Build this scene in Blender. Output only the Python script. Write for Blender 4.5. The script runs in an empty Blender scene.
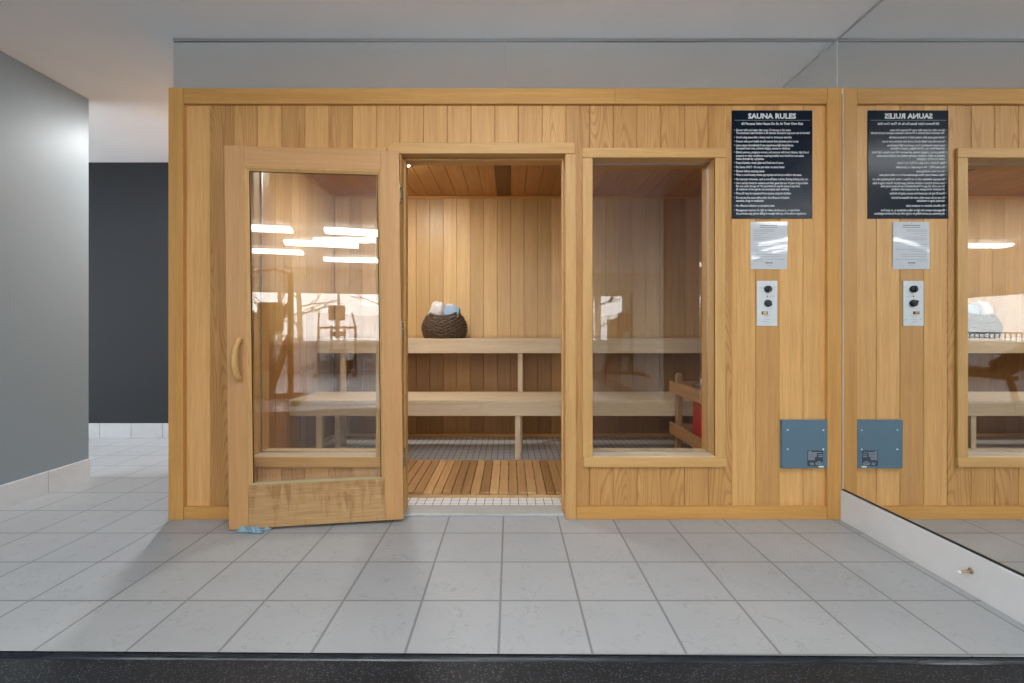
import bpy, bmesh, math, random
from mathutils import Vector, Matrix, noise as mnoise
R = random.Random(7)
scene = bpy.context.scene
COL = scene.collection
PI = math.pi

# ------------------------------------------------------------------ materials
def srgb(r, g, b):
    f = lambda c: (c/255/12.92) if c/255 <= .04045 else ((c/255+.055)/1.055)**2.4
    return (f(r), f(g), f(b), 1)

class NT:
    def __init__(s, name):
        s.m = bpy.data.materials.new(name); s.m.use_nodes = True
        s.t = s.m.node_tree; s.t.nodes.clear()
        s.out = s.t.nodes.new('ShaderNodeOutputMaterial')
    def n(s, typ, **kw):
        nd = s.t.nodes.new('ShaderNode'+typ)
        for k, v in kw.items(): setattr(nd, k, v)
        return nd
    def l(s, a, b): s.t.links.new(a, b)
    def val(s, sock, v):
        if isinstance(v, bpy.types.NodeSocket): s.l(v, sock)
        else: sock.default_value = v
    def math(s, op, a, b=0.0, clamp=False):
        nd = s.n('Math', operation=op, use_clamp=clamp); s.val(nd.inputs[0], a); s.val(nd.inputs[1], b); return nd.outputs[0]
    def mix(s, fac, a, b, mode='MIX'):
        nd = s.n('Mix', data_type='RGBA', blend_type=mode)
        s.val(nd.inputs[0], fac); s.val(nd.inputs[6], a); s.val(nd.inputs[7], b); return nd.outputs[2]
    def noise(s, vec, scale, detail=3, rough=.55, dist=0):
        nd = s.n('TexNoise'); s.val(nd.inputs['Scale'], scale); nd.inputs['Detail'].default_value = detail
        nd.inputs['Roughness'].default_value = rough; nd.inputs['Distortion'].default_value = dist
        if vec is not None: s.l(vec, nd.inputs['Vector'])
        return nd.outputs['Fac']
    def ramp(s, fac, lo, hi):
        nd = s.n('MapRange'); s.val(nd.inputs[0], fac); nd.inputs[1].default_value = lo; nd.inputs[2].default_value = hi
        return nd.outputs[0]
    def mapping(s, vec, loc=(0,0,0), scale=(1,1,1)):
        nd = s.n('Mapping'); s.l(vec, nd.inputs[0]); nd.inputs[1].default_value = loc; nd.inputs[3].default_value = scale
        return nd.outputs[0]
    def obj(s): return s.n('TexCoord').outputs['Object']
    def bsdf(s, color, rough=.5, metal=0, spec=.5, bump=None, bstr=.2, bdist=.01, coat=0):
        b = s.n('BsdfPrincipled')
        s.val(b.inputs['Base Color'], color); s.val(b.inputs['Roughness'], rough)
        b.inputs['Metallic'].default_value = metal; b.inputs['Specular IOR Level'].default_value = spec
        b.inputs['Coat Weight'].default_value = coat; b.inputs['Coat Roughness'].default_value = .05
        if bump is not None:
            bn = s.n('Bump'); bn.inputs['Strength'].default_value = bstr; bn.inputs['Distance'].default_value = bdist
            s.l(bump, bn.inputs['Height']); s.l(bn.outputs[0], b.inputs['Normal'])
        s.l(b.outputs[0], s.out.inputs[0]); return b

_wc = {}
def wood(key, axis):
    """natural sawn wood, grain along the axis; per-board tint from the 'tint' attribute"""
    k = key+axis
    if k in _wc: return _wc[k]
    base, dark, rough, var, figure = WOODS[key]
    t = NT('wood_'+key+'_'+axis)
    at = t.n('Attribute', attribute_name='tint'); sp = t.n('SeparateXYZ'); t.l(at.outputs['Vector'], sp.inputs[0])
    tr, tg, tb = sp.outputs
    cb = t.n('CombineXYZ'); t.l(t.math('MULTIPLY', tb, 17.3), cb.inputs[0]); t.l(t.math('MULTIPLY', tb, 31.7), cb.inputs[1]); t.l(t.math('MULTIPLY', tb, 7.9), cb.inputs[2])
    ad = t.n('VectorMath', operation='ADD'); t.l(t.obj(), ad.inputs[0]); t.l(cb.outputs[0], ad.inputs[1])
    ss = [1, 1, 1]; ss['XYZ'.index(axis)] = .035
    v1 = t.mapping(ad.outputs[0], scale=ss)
    ss2 = [1, 1, 1]; ss2['XYZ'.index(axis)] = .085
    v2 = t.mapping(ad.outputs[0], scale=ss2)
    fine = t.noise(v1, 170, 5, .6)
    mid = t.noise(v1, 36, 3, .5)
    fig = t.noise(v2, 6.5, .6, .4)
    rings = t.math('SINE', t.math('MULTIPLY', fig, 330))
    rings = t.ramp(rings, .1, 1.0)
    blot = t.noise(ad.outputs[0], 2.2, 3, .5)
    gate = t.ramp(tg, .35, .95)
    fac = t.math('ADD', t.math('MULTIPLY', t.ramp(fine, .35, .7), .38), t.math('MULTIPLY', t.ramp(mid, .35, .7), .30))
    fac = t.math('ADD', fac, t.math('MULTIPLY', t.math('MULTIPLY', rings, gate), figure))
    fac = t.math('ADD', fac, t.math('MULTIPLY', t.math('SUBTRACT', blot, .5), .35), True)
    c = t.mix(fac, base, dark)
    br = t.math('ADD', t.math('MULTIPLY', t.math('SUBTRACT', tr, .5), var), 1.0)
    cc = t.n('CombineXYZ')
    t.l(br, cc.inputs[0]); t.l(t.math('POWER', br, 1.18), cc.inputs[1]); t.l(t.math('POWER', br, 1.45), cc.inputs[2])
    c = t.mix(1.0, c, cc.outputs[0], 'MULTIPLY')
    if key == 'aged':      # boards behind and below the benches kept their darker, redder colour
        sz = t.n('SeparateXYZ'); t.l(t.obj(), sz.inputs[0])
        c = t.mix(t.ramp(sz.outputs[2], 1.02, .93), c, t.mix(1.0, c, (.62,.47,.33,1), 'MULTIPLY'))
    t.bsdf(c, t.math('ADD', rough, t.math('MULTIPLY', fine, .12)), spec=.4, bump=fine, bstr=.12, bdist=.002)
    _wc[k] = t.m
    return t.m
WOODS = {  # base, dark, roughness, per-board variation, figure strength
 'front':  (srgb(218,169,105), srgb(176,122,64), .42, .72, .46),
 'trim':   (srgb(210,158,88), srgb(176,122,60), .42, .30, .12),
 'casing': (srgb(214,170,108), srgb(180,130,72), .42, .2, .16),
 'door':   (srgb(205,156,102), srgb(180,130,80), .45, .10, .08),
 'inner':  (srgb(218,186,134), srgb(186,144,92), .34, .55, .16),
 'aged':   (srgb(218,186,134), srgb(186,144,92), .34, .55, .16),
 'ceil':   (srgb(190,142,88), srgb(146,98,52), .40, .8, .2),
 'bench':  (srgb(216,198,170), srgb(188,162,126), .5, .1, .1),
 'duck':   (srgb(190,150,102), srgb(144,104,64), .5, .7, .2),
 'guard':  (srgb(178,138,96), srgb(128,92,56), .5, .15, .15),
}

def plain(name, col, rough=.5, metal=0, spec=.5, nscale=0, namt=.08, bump=0, coat=0, bdist=.002):
    t = NT(name); c = col; bp = None
    if nscale:
        nz = t.noise(t.obj(), nscale, 4)
        c = t.mix(t.ramp(nz, .3, .7), [x*(1-namt) for x in col[:3]]+[1], [min(1, x*(1+namt)) for x in col[:3]]+[1])
        if bump: bp = nz
    t.bsdf(c, rough, metal, spec, bp, bump, bdist, coat); return t.m

def emit(name, col, s):
    t = NT(name); e = t.n('Emission'); e.inputs[0].default_value = col; e.inputs[1].default_value = s
    t.l(e.outputs[0], t.out.inputs[0]); return t.m

def glass(name, tint, refl):
    t = NT(name); tr = t.n('BsdfTransparent'); tr.inputs[0].default_value = tint
    gl = t.n('BsdfGlossy'); gl.inputs['Roughness'].default_value = 0.0; gl.inputs[0].default_value = (1,1,1,1)
    lw = t.n('LayerWeight'); lw.inputs[0].default_value = .5
    fr = t.math('ADD', t.math('MULTIPLY', t.math('POWER', lw.outputs['Facing'], 5), .9), refl, True)
    mx = t.n('MixShader'); t.l(fr, mx.inputs[0]); t.l(tr.outputs[0], mx.inputs[1]); t.l(gl.outputs[0], mx.inputs[2])
    t.l(mx.outputs[0], t.out.inputs[0]); return t.m

def tiles(name, w, h, ox, oy, base, alt, mortar, ms, rough=.45, veins=True, bstr=.4):
    t = NT(name); o = t.obj()
    br = t.n('TexBrick', offset=0.0, squash=1.0); t.l(t.mapping(o, loc=(-ox, -oy, 0)), br.inputs[0])
    br.inputs['Color1'].default_value = base; br.inputs['Color2'].default_value = alt; br.inputs['Mortar'].default_value = mortar
    br.inputs['Scale'].default_value = 1; br.inputs['Mortar Size'].default_value = ms; br.inputs['Mortar Smooth'].default_value = .15
    br.inputs['Brick Width'].default_value = w; br.inputs['Row Height'].default_value = h
    c = br.outputs[0]; hgt = t.math('MULTIPLY', br.outputs['Fac'], -1)
    if veins:
        wv = t.noise(o, 8, 4, .6, 1.4)
        vein = t.math('SUBTRACT', 1.0, t.ramp(t.math('ABSOLUTE', t.math('SUBTRACT', wv, .5)), .0, .012))
        gate = t.ramp(t.noise(o, 8, 3), .44, .56)
        vein = t.math('MULTIPLY', vein, gate)
        c = t.mix(t.math('MULTIPLY', vein, .55), c, [x*.45 for x in base[:3]]+[1])
        cl = t.noise(o, 3.2, 4, .6)
        c = t.mix(t.math('MULTIPLY', t.ramp(cl, .35, .7), .16), c, [x*.62 for x in base[:3]]+[1])
        sp = t.noise(o, 60, 3, .6)
        c = t.mix(t.math('MULTIPLY', t.ramp(sp, .58, .75), .12), c, [x*.5 for x in base[:3]]+[1])
        hgt = t.math('SUBTRACT', hgt, t.math('MULTIPLY', vein, .25))
    t.bsdf(c, rough, bump=hgt, bstr=bstr, bdist=.003); return t.m

M = {}
M['tile'] = tiles('floor_tile', .3056, .3058, -.037, 1.5246, srgb(172,176,179), srgb(168,172,176), srgb(128,131,133), .0048, .42)
M['base_tile'] = plain('baseboard_tile', srgb(208,213,218), .4, nscale=14, namt=.04)
M['base_tile_back'] = plain('corridor_baseboard_tile', srgb(166,167,168), .4, nscale=14, namt=.05)
M['grout'] = plain('grey_grout', srgb(120,121,122), .8)
M['mosaic'] = tiles('mosaic_tile', .0515, .0515, 0, 0, srgb(232,236,240), srgb(226,230,234), srgb(110,112,114), .0026, .3, False)
M['threshold'] = plain('threshold_stone', srgb(178,180,180), .35, nscale=30, namt=.06)
M['ceiling'] = plain('ceiling_paint', srgb(247,247,248), .85, nscale=2, namt=.02, bump=.03)
M['wall_grey'] = plain('grey_satin_paint', srgb(138,151,160), .45, spec=.35, nscale=160, namt=.015, bump=.05)
M['wall_dark'] = plain('charcoal_paint', srgb(38,40,43), .6, spec=.15, nscale=120, namt=.02)
M['wall_slate'] = plain('slate_paint', srgb(92,96,102), .6, nscale=3, namt=.03)
M['gym_wall'] = plain('gym_wall_paint', srgb(228,228,226), .7, nscale=3, namt=.03)
M['gym_floor'] = plain('pale_vinyl', srgb(190,193,197), .3, nscale=5, namt=.04)
M['white_board'] = plain('white_gloss_board', srgb(218,220,222), .45, nscale=6, namt=.03)
M['core'] = plain('dark_wall_core', srgb(58,40,24), .8)
M['alu'] = plain('aluminium', (.55,.56,.57,1), .35, 1)
M['steel'] = plain('brushed_steel', (.6,.6,.6,1), .3, 1, nscale=80, namt=.1)
M['brass'] = plain('aged_brass', (.34,.27,.18,1), .35, 1, nscale=60, namt=.2)
M['rust'] = plain('rusty_steel', srgb(172,146,112), .6, .4, nscale=120, namt=.35)
M['navy'] = plain('navy_sign', srgb(22,31,44),   .2, spec=.14, nscale=4, namt=.1)
M['white_ink'] = plain('white_print', srgb(216,218,220), .5)
M['paper'] = plain('laminated_paper', srgb(196,201,205), .35, coat=.9)
M['grey_ink'] = plain('grey_print', srgb(128,132,138), .5)
M['dark_ink'] = plain('dark_print', srgb(70,76,86), .5)
M['plate'] = plain('white_metal_plate', srgb(212,218,220), .35)
M['knob'] = plain('black_knob_plastic', srgb(34,40,48), .3)
M['knob_ridge'] = plain('black_knob_ridge', srgb(14,16,20), .3)
M['amber'] = plain('amber_plastic', srgb(222,150,54), .25, coat=.5)
M['red_led'] = plain('red_lens', srgb(150,70,30), .2)
M['blue'] = plain('blue_painted_steel', srgb(88,116,134), .42, nscale=300, namt=.04, bump=.08)
M['nameplate'] = plain('dark_nameplate', srgb(46,56,68), .4)
M['silver_ink'] = plain('silver_print', srgb(140,152,164), .4)
M['white_stick'] = plain('white_sticker', srgb(225,228,228), .4)
M['red'] = plain('red_enamel', srgb(178,22,20), .3, nscale=3, namt=.08)
M['wall_mirror'] = plain('mirror_silver', (.86,.87,.865,1), .0, 1)
M['glass'] = glass('clear_glass', (.97,.965,.94,1), .042)
M['door_glass'] = glass('door_glass', (.96,.95,.92,1), .052)
M['gym_glass'] = glass('gym_window_glass', (.97,.98,.98,1), .03)
M['diffuser'] = emit('lamp_diffuser', (.95,.98,1,1), 19.0)
M['warm_lamp'] = emit('warm_lamp', (1,.945,.86,1), 260)
M['corr_lamp'] = emit('corridor_lamp', (.98,.98,.98,1), 400)
M['lamp_white'] = plain('white_lamp_housing', srgb(225,225,222), .4)
M['towel_white'] = plain('white_terry', srgb(206,203,203), .95, nscale=140, namt=.06, bump=.6)
M['towel_blue'] = plain('blue_terry', srgb(146,172,196), .95, nscale=140, namt=.08, bump=.6)
M['cloth_blue'] = plain('blue_rag', srgb(136,166,184), .95, nscale=120, namt=.15, bump=.5)
M['gym_metal'] = plain('gym_black_metal', srgb(40,40,44), .4)
M['gym_silver'] = plain('gym_silver_metal', srgb(150,150,150), .35, .6)
M['gym_pad'] = plain('gym_black_pad', srgb(34,34,38), .5)
M['gym_frame'] = plain('window_frame_white', srgb(215,215,210), .5)
M['snow'] = plain('snow', srgb(225,226,230), .8, nscale=.8, namt=.12)
M['bark'] = plain('tree_bark', srgb(120,104,88), .9, nscale=8, namt=.3)
M['rail'] = plain('dark_railing', srgb(60,58,56), .5)

def rubber():
    t = NT('speckled_rubber'); o = t.obj()
    vo = t.n('TexVoronoi'); t.l(o, vo.inputs['Vector']); vo.inputs['Scale'].default_value = 260
    sc = t.n('SeparateXYZ'); t.l(vo.outputs['Color'], sc.inputs[0])
    fl = t.math('MULTIPLY', t.math('GREATER_THAN', sc.outputs[0], .87), t.math('LESS_THAN', vo.outputs['Distance'], .6))
    big = t.noise(o, 2.5, 3)
    c = t.mix(t.ramp(big, .3, .7), srgb(23,29,35), srgb(30,36,43))
    c = t.mix(t.math('MULTIPLY', fl, .6), c, srgb(110,116,122))
    t.bsdf(c, .5, spec=.4, bump=t.noise(o, 90, 3), bstr=.25, bdist=.002); return t.m
M['rubber'] = rubber()
M['nosing'] = plain('glossy_black_vinyl', srgb(36,40,46), .22, nscale=14, namt=.3)

def weathered():
    """door's bottom rail: worn varnish, dark water stains near its upper edge"""
    t = NT('wood_weathered_rail'); o = t.obj()
    f = t.noise(t.mapping(o, scale=(.035,1,1)), 150, 5, .6)
    c = t.mix(t.ramp(f, .35, .7), srgb(200,160,110), srgb(172,132,86))
    g = t.noise(o, 9, 5, .65)
    sz = t.n('SeparateXYZ'); t.l(o, sz.inputs[0])
    up = t.ramp(sz.outputs[2], .04, .23)
    drip = t.noise(t.mapping(o, scale=(1,1,.12)), 34, 4, .6)
    st = t.math('MULTIPLY', t.ramp(t.math('ADD', drip, t.math('MULTIPLY', up, .24)), .56, .72), t.ramp(g, .38, .62))
    c = t.mix(t.math('MULTIPLY', st, .75), c, srgb(140,88,40))
    c = t.mix(t.math('MULTIPLY', t.ramp(g, .55, .75), .35), c, srgb(196,168,122))
    c = t.mix(t.ramp(sz.outputs[2], .222, .234), c, srgb(172,160,122))
    t.bsdf(c, .5, spec=.35, bump=f, bstr=.12, bdist=.002); return t.m
M['weathered'] = weathered()

def wicker():
    t = NT('dark_wicker'); nz = t.noise(t.obj(), 70, 4)
    c = t.mix(t.ramp(nz, .3, .7), srgb(40,29,22), srgb(128,106,88))
    t.bsdf(c, .45, bump=nz, bstr=.5, bdist=.003); return t.m
M['wicker'] = wicker()

# ------------------------------------------------------------------ mesh builder
class MB:
    def __init__(s): s.v = []; s.f = []; s.t = []; s.s = []
    def add(s, vs, fs, tint=None, smooth=False):
        if tint is None: tint = (R.random(), R.random(), R.random())
        o = len(s.v); s.v += [tuple(v) for v in vs]
        for f in fs: s.f.append(tuple(i+o for i in f)); s.t.append(tint); s.s.append(smooth)
        return s
    def box(s, x0, x1, y0, y1, z0, z1, tint=None):
        vs = [(x0,y0,z0),(x1,y0,z0),(x1,y1,z0),(x0,y1,z0),(x0,y0,z1),(x1,y0,z1),(x1,y1,z1),(x0,y1,z1)]
        return s.add(vs, [(0,3,2,1),(4,5,6,7),(0,1,5,4),(1,2,6,5),(2,3,7,6),(3,0,4,7)], tint)
    def prism(s, prof, axis, a, b, tint=None, smooth=False):
        """extrude a closed 2-D profile along an axis: X uses (y,z), Y uses (x,z), Z uses (x,y)"""
        n = len(prof); mk = {'X': lambda p, h: (h, p[0], p[1]), 'Y': lambda p, h: (p[0], h, p[1]), 'Z': lambda p, h: (p[0], p[1], h)}[axis]
        vs = [mk(p, a) for p in prof]+[mk(p, b) for p in prof]
        fs = [(i, (i+1) % n, (i+1) % n+n, i+n) for i in range(n)]+[tuple(reversed(range(n))), tuple(range(n, 2*n))]
        return s.add(vs, fs, tint, smooth)
    def tube(s, path, r, n=12, tint=None, caps=True, smooth=True):
        path = [Vector(p) for p in path]; rr = r if isinstance(r, (list, tuple)) else [r]*len(path)
        vs = []; up = None
        for i, p in enumerate(path):
            d = (path[min(i+1, len(path)-1)]-path[max(i-1, 0)]).normalized()
            if up is None:
                up = Vector((0,0,1)) if abs(d.z) < .9 else Vector((1,0,0))
            u = d.cross(up).normalized(); w = u.cross(d).normalized(); up = w
            for k in range(n):
                a = 2*PI*k/n; vs.append(p+(u*math.cos(a)+w*math.sin(a))*rr[i])
        fs = []
        for i in range(len(path)-1):
            for k in range(n): fs.append((i*n+k, i*n+(k+1) % n, (i+1)*n+(k+1) % n, (i+1)*n+k))
        if caps: fs += [tuple(reversed(range(n))), tuple(range((len(path)-1)*n, len(path)*n))]
        return s.add(vs, fs, tint, smooth)
    def lathe(s, prof, c, axis='Z', n=32, tint=None, smooth=True):
        mk = {'Z': lambda r, h, a: (c[0]+r*math.cos(a), c[1]+r*math.sin(a), c[2]+h),
              'Y': lambda r, h, a: (c[0]+r*math.cos(a), c[1]+h, c[2]+r*math.sin(a)),
              'X': lambda r, h, a: (c[0]+h, c[1]+r*math.cos(a), c[2]+r*math.sin(a))}[axis]
        vs = [mk(r, h, 2*PI*k/n) for r, h in prof for k in range(n)]
        fs = [(i*n+k, i*n+(k+1) % n, (i+1)*n+(k+1) % n, (i+1)*n+k) for i in range(len(prof)-1) for k in range(n)]
        return s.add(vs, fs, tint, smooth)
    def beam(s, a, b, w, h, tint=None, up=(0,0,1)):
        """rectangular bar from a to b, w across, h along 'up'"""
        a = Vector(a); b = Vector(b); d = (b-a).normalized(); up = Vector(up)
        if abs(d.dot(up)) > .98: up = Vector((0,1,0))
        u = d.cross(up).normalized()*w/2; q = u.cross(d).normalized()*h/2
        vs = [a-u-q, a+u-q, a+u+q, a-u+q, b-u-q, b+u-q, b+u+q, b-u+q]
        return s.add(vs, [(0,3,2,1),(4,5,6,7),(0,1,5,4),(1,2,6,5),(2,3,7,6),(3,0,4,7)], tint)
    def text(s, body, x0, x1, z, h, y, bold=0.0, n='l'):
        """flat lettering facing -Y, fitted between x0 and x1, centred on z, capitals h tall"""
        cu = bpy.data.curves.new('lettering', 'FONT'); cu.body = body; cu.size = 1; cu.offset = bold; cu.resolution_u = 2
        o = bpy.data.objects.new('lettering', cu); COL.objects.link(o); bpy.context.view_layer.update()
        me = bpy.data.meshes.new_from_object(o.evaluated_get(bpy.context.evaluated_depsgraph_get()))
        vs = [v.co.copy() for v in me.vertices]; fs = [tuple(p.vertices) for p in me.polygons]
        bpy.data.objects.remove(o); bpy.data.curves.remove(cu); bpy.data.meshes.remove(me)
        if not vs: return s
        a = min(v.x for v in vs); b = max(v.x for v in vs); kx = (x1-x0)/(b-a); kz = h/.70
        return s.add([(x0+(v.x-a)*kx, y, z-h/2+v.y*kz) for v in vs], fs, (.5,.5,.5))
    def build(s, name, mat, parent=None, bevel=0, origin=None, local=False, recalc=True):
        me = bpy.data.meshes.new(name)
        if origin is None:
            if parent is not None: origin = (0,0,0) if local else tuple(WLOC[parent.name])
            else:
                xs = [v[0] for v in s.v]; ys = [v[1] for v in s.v]; zs = [v[2] for v in s.v]
                origin = ((min(xs)+max(xs))/2, (min(ys)+max(ys))/2, min(zs))
        ox, oy, oz = origin
        me.from_pydata([(x-ox, y-oy, z-oz) for x, y, z in s.v], [], s.f)
        at = me.attributes.new('tint', 'FLOAT_VECTOR', 'FACE')
        at.data.foreach_set('vector', [c for t in s.t for c in t])
        me.polygons.foreach_set('use_smooth', s.s)
        if recalc:
            bm = bmesh.new(); bm.from_mesh(me); bmesh.ops.recalc_face_normals(bm, faces=bm.faces[:]); bm.to_mesh(me); bm.free()
        me.materials.append(mat)
        o = bpy.data.objects.new(name, me); COL.objects.link(o)
        if parent is not None:
            o.parent = parent; WLOC[o.name] = origin
        else:
            o.location = origin; WLOC[o.name] = origin
        if bevel:
            b = o.modifiers.new('bevel', 'BEVEL'); b.width = bevel; b.segments = 2; b.limit_method = 'ANGLE'; b.angle_limit = .7
        return o
WLOC = {}
def tag(o, label=None, cat=None, group=None, kind=None):
    if label: o['label'] = label
    if cat: o['category'] = cat
    if group: o['group'] = group
    if kind: o['kind'] = kind
    return o
def empty(name, loc, label=None, cat=None, group=None, kind=None):
    o = bpy.data.objects.new(name, None); COL.objects.link(o); o.location = loc; o.empty_display_size = .1
    WLOC[o.name] = tuple(loc); return tag(o, label, cat, group, kind)
def struct(o, label, cat): return tag(o, label, cat, None, 'structure')
def copy_tree(o, parent=None):
    c = o.copy(); COL.objects.link(c)
    if parent is not None: c.parent = parent
    for ch in list(o.children): copy_tree(ch, c)
    return c
def bx(*a, tint=None): return MB().box(*a, tint=tint)

# ------------------------------------------------------------------ camera (1.05 m above the tiles, looking along +Y)
F = 470.0; VX, VY = 510.0, 331.0; CZ = 1.05
cam = bpy.data.cameras.new('camera'); camo = bpy.data.objects.new('camera', cam); COL.objects.link(camo)
camo.location = (0,0,CZ); camo.rotation_euler = (PI/2,0,0)
cam.sensor_width = 36; cam.lens = F/1024*36; cam.clip_start = .02
cam.shift_x = (512-VX)/1024; cam.shift_y = (VY-341.5)/1024
scene.camera = camo
def PX(px, d): return (px-VX)*d/F
def PZ(py, d): return CZ-(py-VY)*d/F

# ------------------------------------------------------------------ the setting
CEIL = 2.70; YF = 2.635; YI = 2.80; YB = 4.63; XL, XR = -1.90, 1.833; XIL, XIR = -1.73, 2.40
GY = -8.0; GXL, GXR = -6.6, 2.0
# tiled floor with a slightly skewed front edge, and the black rubber gym floor beyond it
m = MB(); m.add([(-6.5,1.585,0),(1.92,1.512,0),(1.92,5,0),(-6.5,5,0),(-6.5,1.585,-.06),(1.92,1.512,-.06),(1.92,5,-.06),(-6.5,5,-.06)],
                [(0,1,2,3),(7,6,5,4),(0,4,5,1),(1,5,6,2),(2,6,7,3),(3,7,4,0)])
struct(m.build('floor', M['tile'], origin=(0,0,0)), 'pale grey square ceramic floor tiles in front of the sauna', 'floor')
m = MB()
prof = [(0,0),(0,-.003),(-.006,-.002),(-.012,-.004),(-.017,-.008),(-.020,-.013),(-.021,-.03),(0,-.03)]
vs = []
for x, y0 in ((-6.5,1.585),(1.92,1.512)): vs += [(x, y0+p[0], p[1]) for p in prof]
n = len(prof); m.add(vs, [(i,(i+1)%n,(i+1)%n+n,i+n) for i in range(n)]+[tuple(range(n)), tuple(range(2*n-1,n-1,-1))], smooth=False)
struct(m.build('trim_1', M['nosing']), 'glossy black vinyl edging strip between the tiles and the rubber floor', 'floor trim')
m = MB(); m.add([(-6.5,-1.5,-.012),(5,-1.5,-.012),(5,1.45-.0205,-.012),(1.92,1.512-.0205,-.012),(-6.5,1.585-.0205,-.012)], [(0,1,2,3,4)])
m.add([(-6.5,GY,-.06),(5,GY,-.06),(5,1.6,-.06),(-6.5,1.6,-.06)], [(3,2,1,0)])
struct(m.build('floor_gym', M['rubber'], origin=(0,0,0), recalc=False), 'black speckled rubber gym floor along the bottom edge', 'floor')
struct(bx(-8.2,5,GY,-1.502,-.05,-.0185).build('floor_gym_far', M['gym_floor']), 'pale grey vinyl gym floor further back, seen reflected in the glass', 'floor')
struct(bx(-6.6,5,GY-.2,5,CEIL,CEIL+.1).build('ceiling', M['ceiling']), 'smooth grey painted ceiling', 'ceiling')
# left wall, far corridor wall and their tiled baseboards
YE = 3.346
struct(bx(-3.16,-3.0,-.6,YE,0,CEIL).build('wall_left', M['wall_grey']), 'grey satin painted wall on the left, ending in an open corner', 'wall')
m = MB()
y = YE-.3056*13
while y < YE-.01:
    m.box(-3.0,-2.986, max(y,1.60)+.0015, min(y+.3056, YE)-.0015, 0, .142) if y+.3056 > 1.65 else None
    y += .3056
o = struct(m.build('baseboard_left', M['base_tile'], bevel=.0015, origin=(0,0,0)), 'pale grey tile baseboard along the left wall', 'baseboard')
bx(-3.0,-2.9875,1.6,YE-.002,.001,.1405).build('grout', M['grout'], o)
struct(bx(-6.5,XL-.002,4.6,4.75,0,CEIL).build('wall_back', M['wall_dark']), 'dark charcoal wall at the end of the corridor', 'wall')
m = MB(); x0 = PX(101,4.6)
for k in range(-9, 7):
    a = x0+k*.3056
    if a < XL-.01: m.box(a+.003, min(a+.3056, XL-.004)-.003, 4.586, 4.6, 0, .148)
o = struct(m.build('baseboard_back', M['base_tile_back'], bevel=.0015, origin=(0,0,0)), 'pale grey tile baseboard under the charcoal corridor wall', 'baseboard')
bx(-5.4, XL-.004, 4.588, 4.6, .001, .1465).build('grout', M['grout'], o)
struct(bx(-6.6,-6.5,YE,5,0,CEIL).build('wall_corridor', M['wall_grey']), 'grey wall closing the side corridor', 'wall')
# mirrored wall on the right
struct(bx(1.87,2.0,GY,2.62,-.02,CEIL).build('wall_right', M['wall_slate']), 'wall behind the big right mirror', 'wall')
# gym behind the camera
wy0, wy1, wx0, wx1, px0, px1 = .74, 2.10, -4.3, 1.8, -.75, .42
m = MB().box(GXL-.15,GXR+.15,GY-.18,GY,-.02,wy0).box(GXL-.15,GXR+.15,GY-.18,GY,wy1,CEIL).box(GXL-.15,wx0,GY-.18,GY,wy0,wy1).box(wx1,GXR+.15,GY-.18,GY,wy0,wy1).box(px0,px1,GY-.18,GY,wy0,wy1)
struct(m.build('wall_gym', M['gym_wall']), 'pale gym wall with a long window band, seen reflected in the glass', 'wall')
m = MB().box(GXL-.15,GXL,-5.4,-.6,-.02,.78).box(GXL-.15,GXL,-5.4,-.6,1.85,CEIL).box(GXL-.15,GXL,GY,-5.4,-.02,CEIL).box(GXL-.15,GXL,-.75,-.45,-.02,CEIL).box(GXL-.15,-3.0,-.6,-.45,-.02,CEIL)
struct(m.build('wall_gym_left', M['gym_wall']), 'pale gym side wall with a window, seen reflected in the mirror', 'wall')
def gym_window(name, label, along, a0, a1, at, z0, z1, step):
    root = empty(name, ((a0+a1)/2, at, z0) if along == 'X' else (at, (a0+a1)/2, z0)); struct(root, label, 'window')
    def B(p, q, d0, d1, zz0, zz1):
        m = MB()
        return m.box(p,q,at+d0,at+d1,zz0,zz1) if along == 'X' else m.box(at+d0,at+d1,p,q,zz0,zz1)
    m = B(a0,a1,-.12,-.05,z0,z0+.05); 
    for args in ((a0,a1,-.12,-.05,z1-.05,z1),(a0,a0+.05,-.12,-.05,z0,z1),(a1-.05,a1,-.12,-.05,z0,z1)):
        q = B(*args); m.add(q.v, q.f)
    m.build('window_frame', M['gym_frame'], root)
    p = a0+step
    while p < a1-.2:
        B(p-.03,p+.03,-.12,-.05,z0+.05,z1-.05).build('mullion', M['gym_frame'], root); p += step
    B(a0-.05,a1+.05,-.02,.12,z0-.05,z0-.002).build('window_sill', M['gym_frame'], root)
    B(a0+.05,a1-.05,-.09,-.084,z0+.05,z1-.05).build('pane', M['gym_glass'], root)
gym_window('window_3', 'long white framed gym window with snowy trees outside, reflected in the door glass', 'X', wx0, px0, GY, wy0, wy1, 1.18)
gym_window('window_5', 'shorter white framed gym window near the mirrored wall, reflected in the fixed sauna window', 'X', px1, wx1, GY, wy0, wy1, .7)
gym_window('window_4', 'gym side window in front of a dark railing, reflected by the mirror', 'Y', -5.4+.0, -.75, GXL, .78, 1.85, 1.55)

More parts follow.
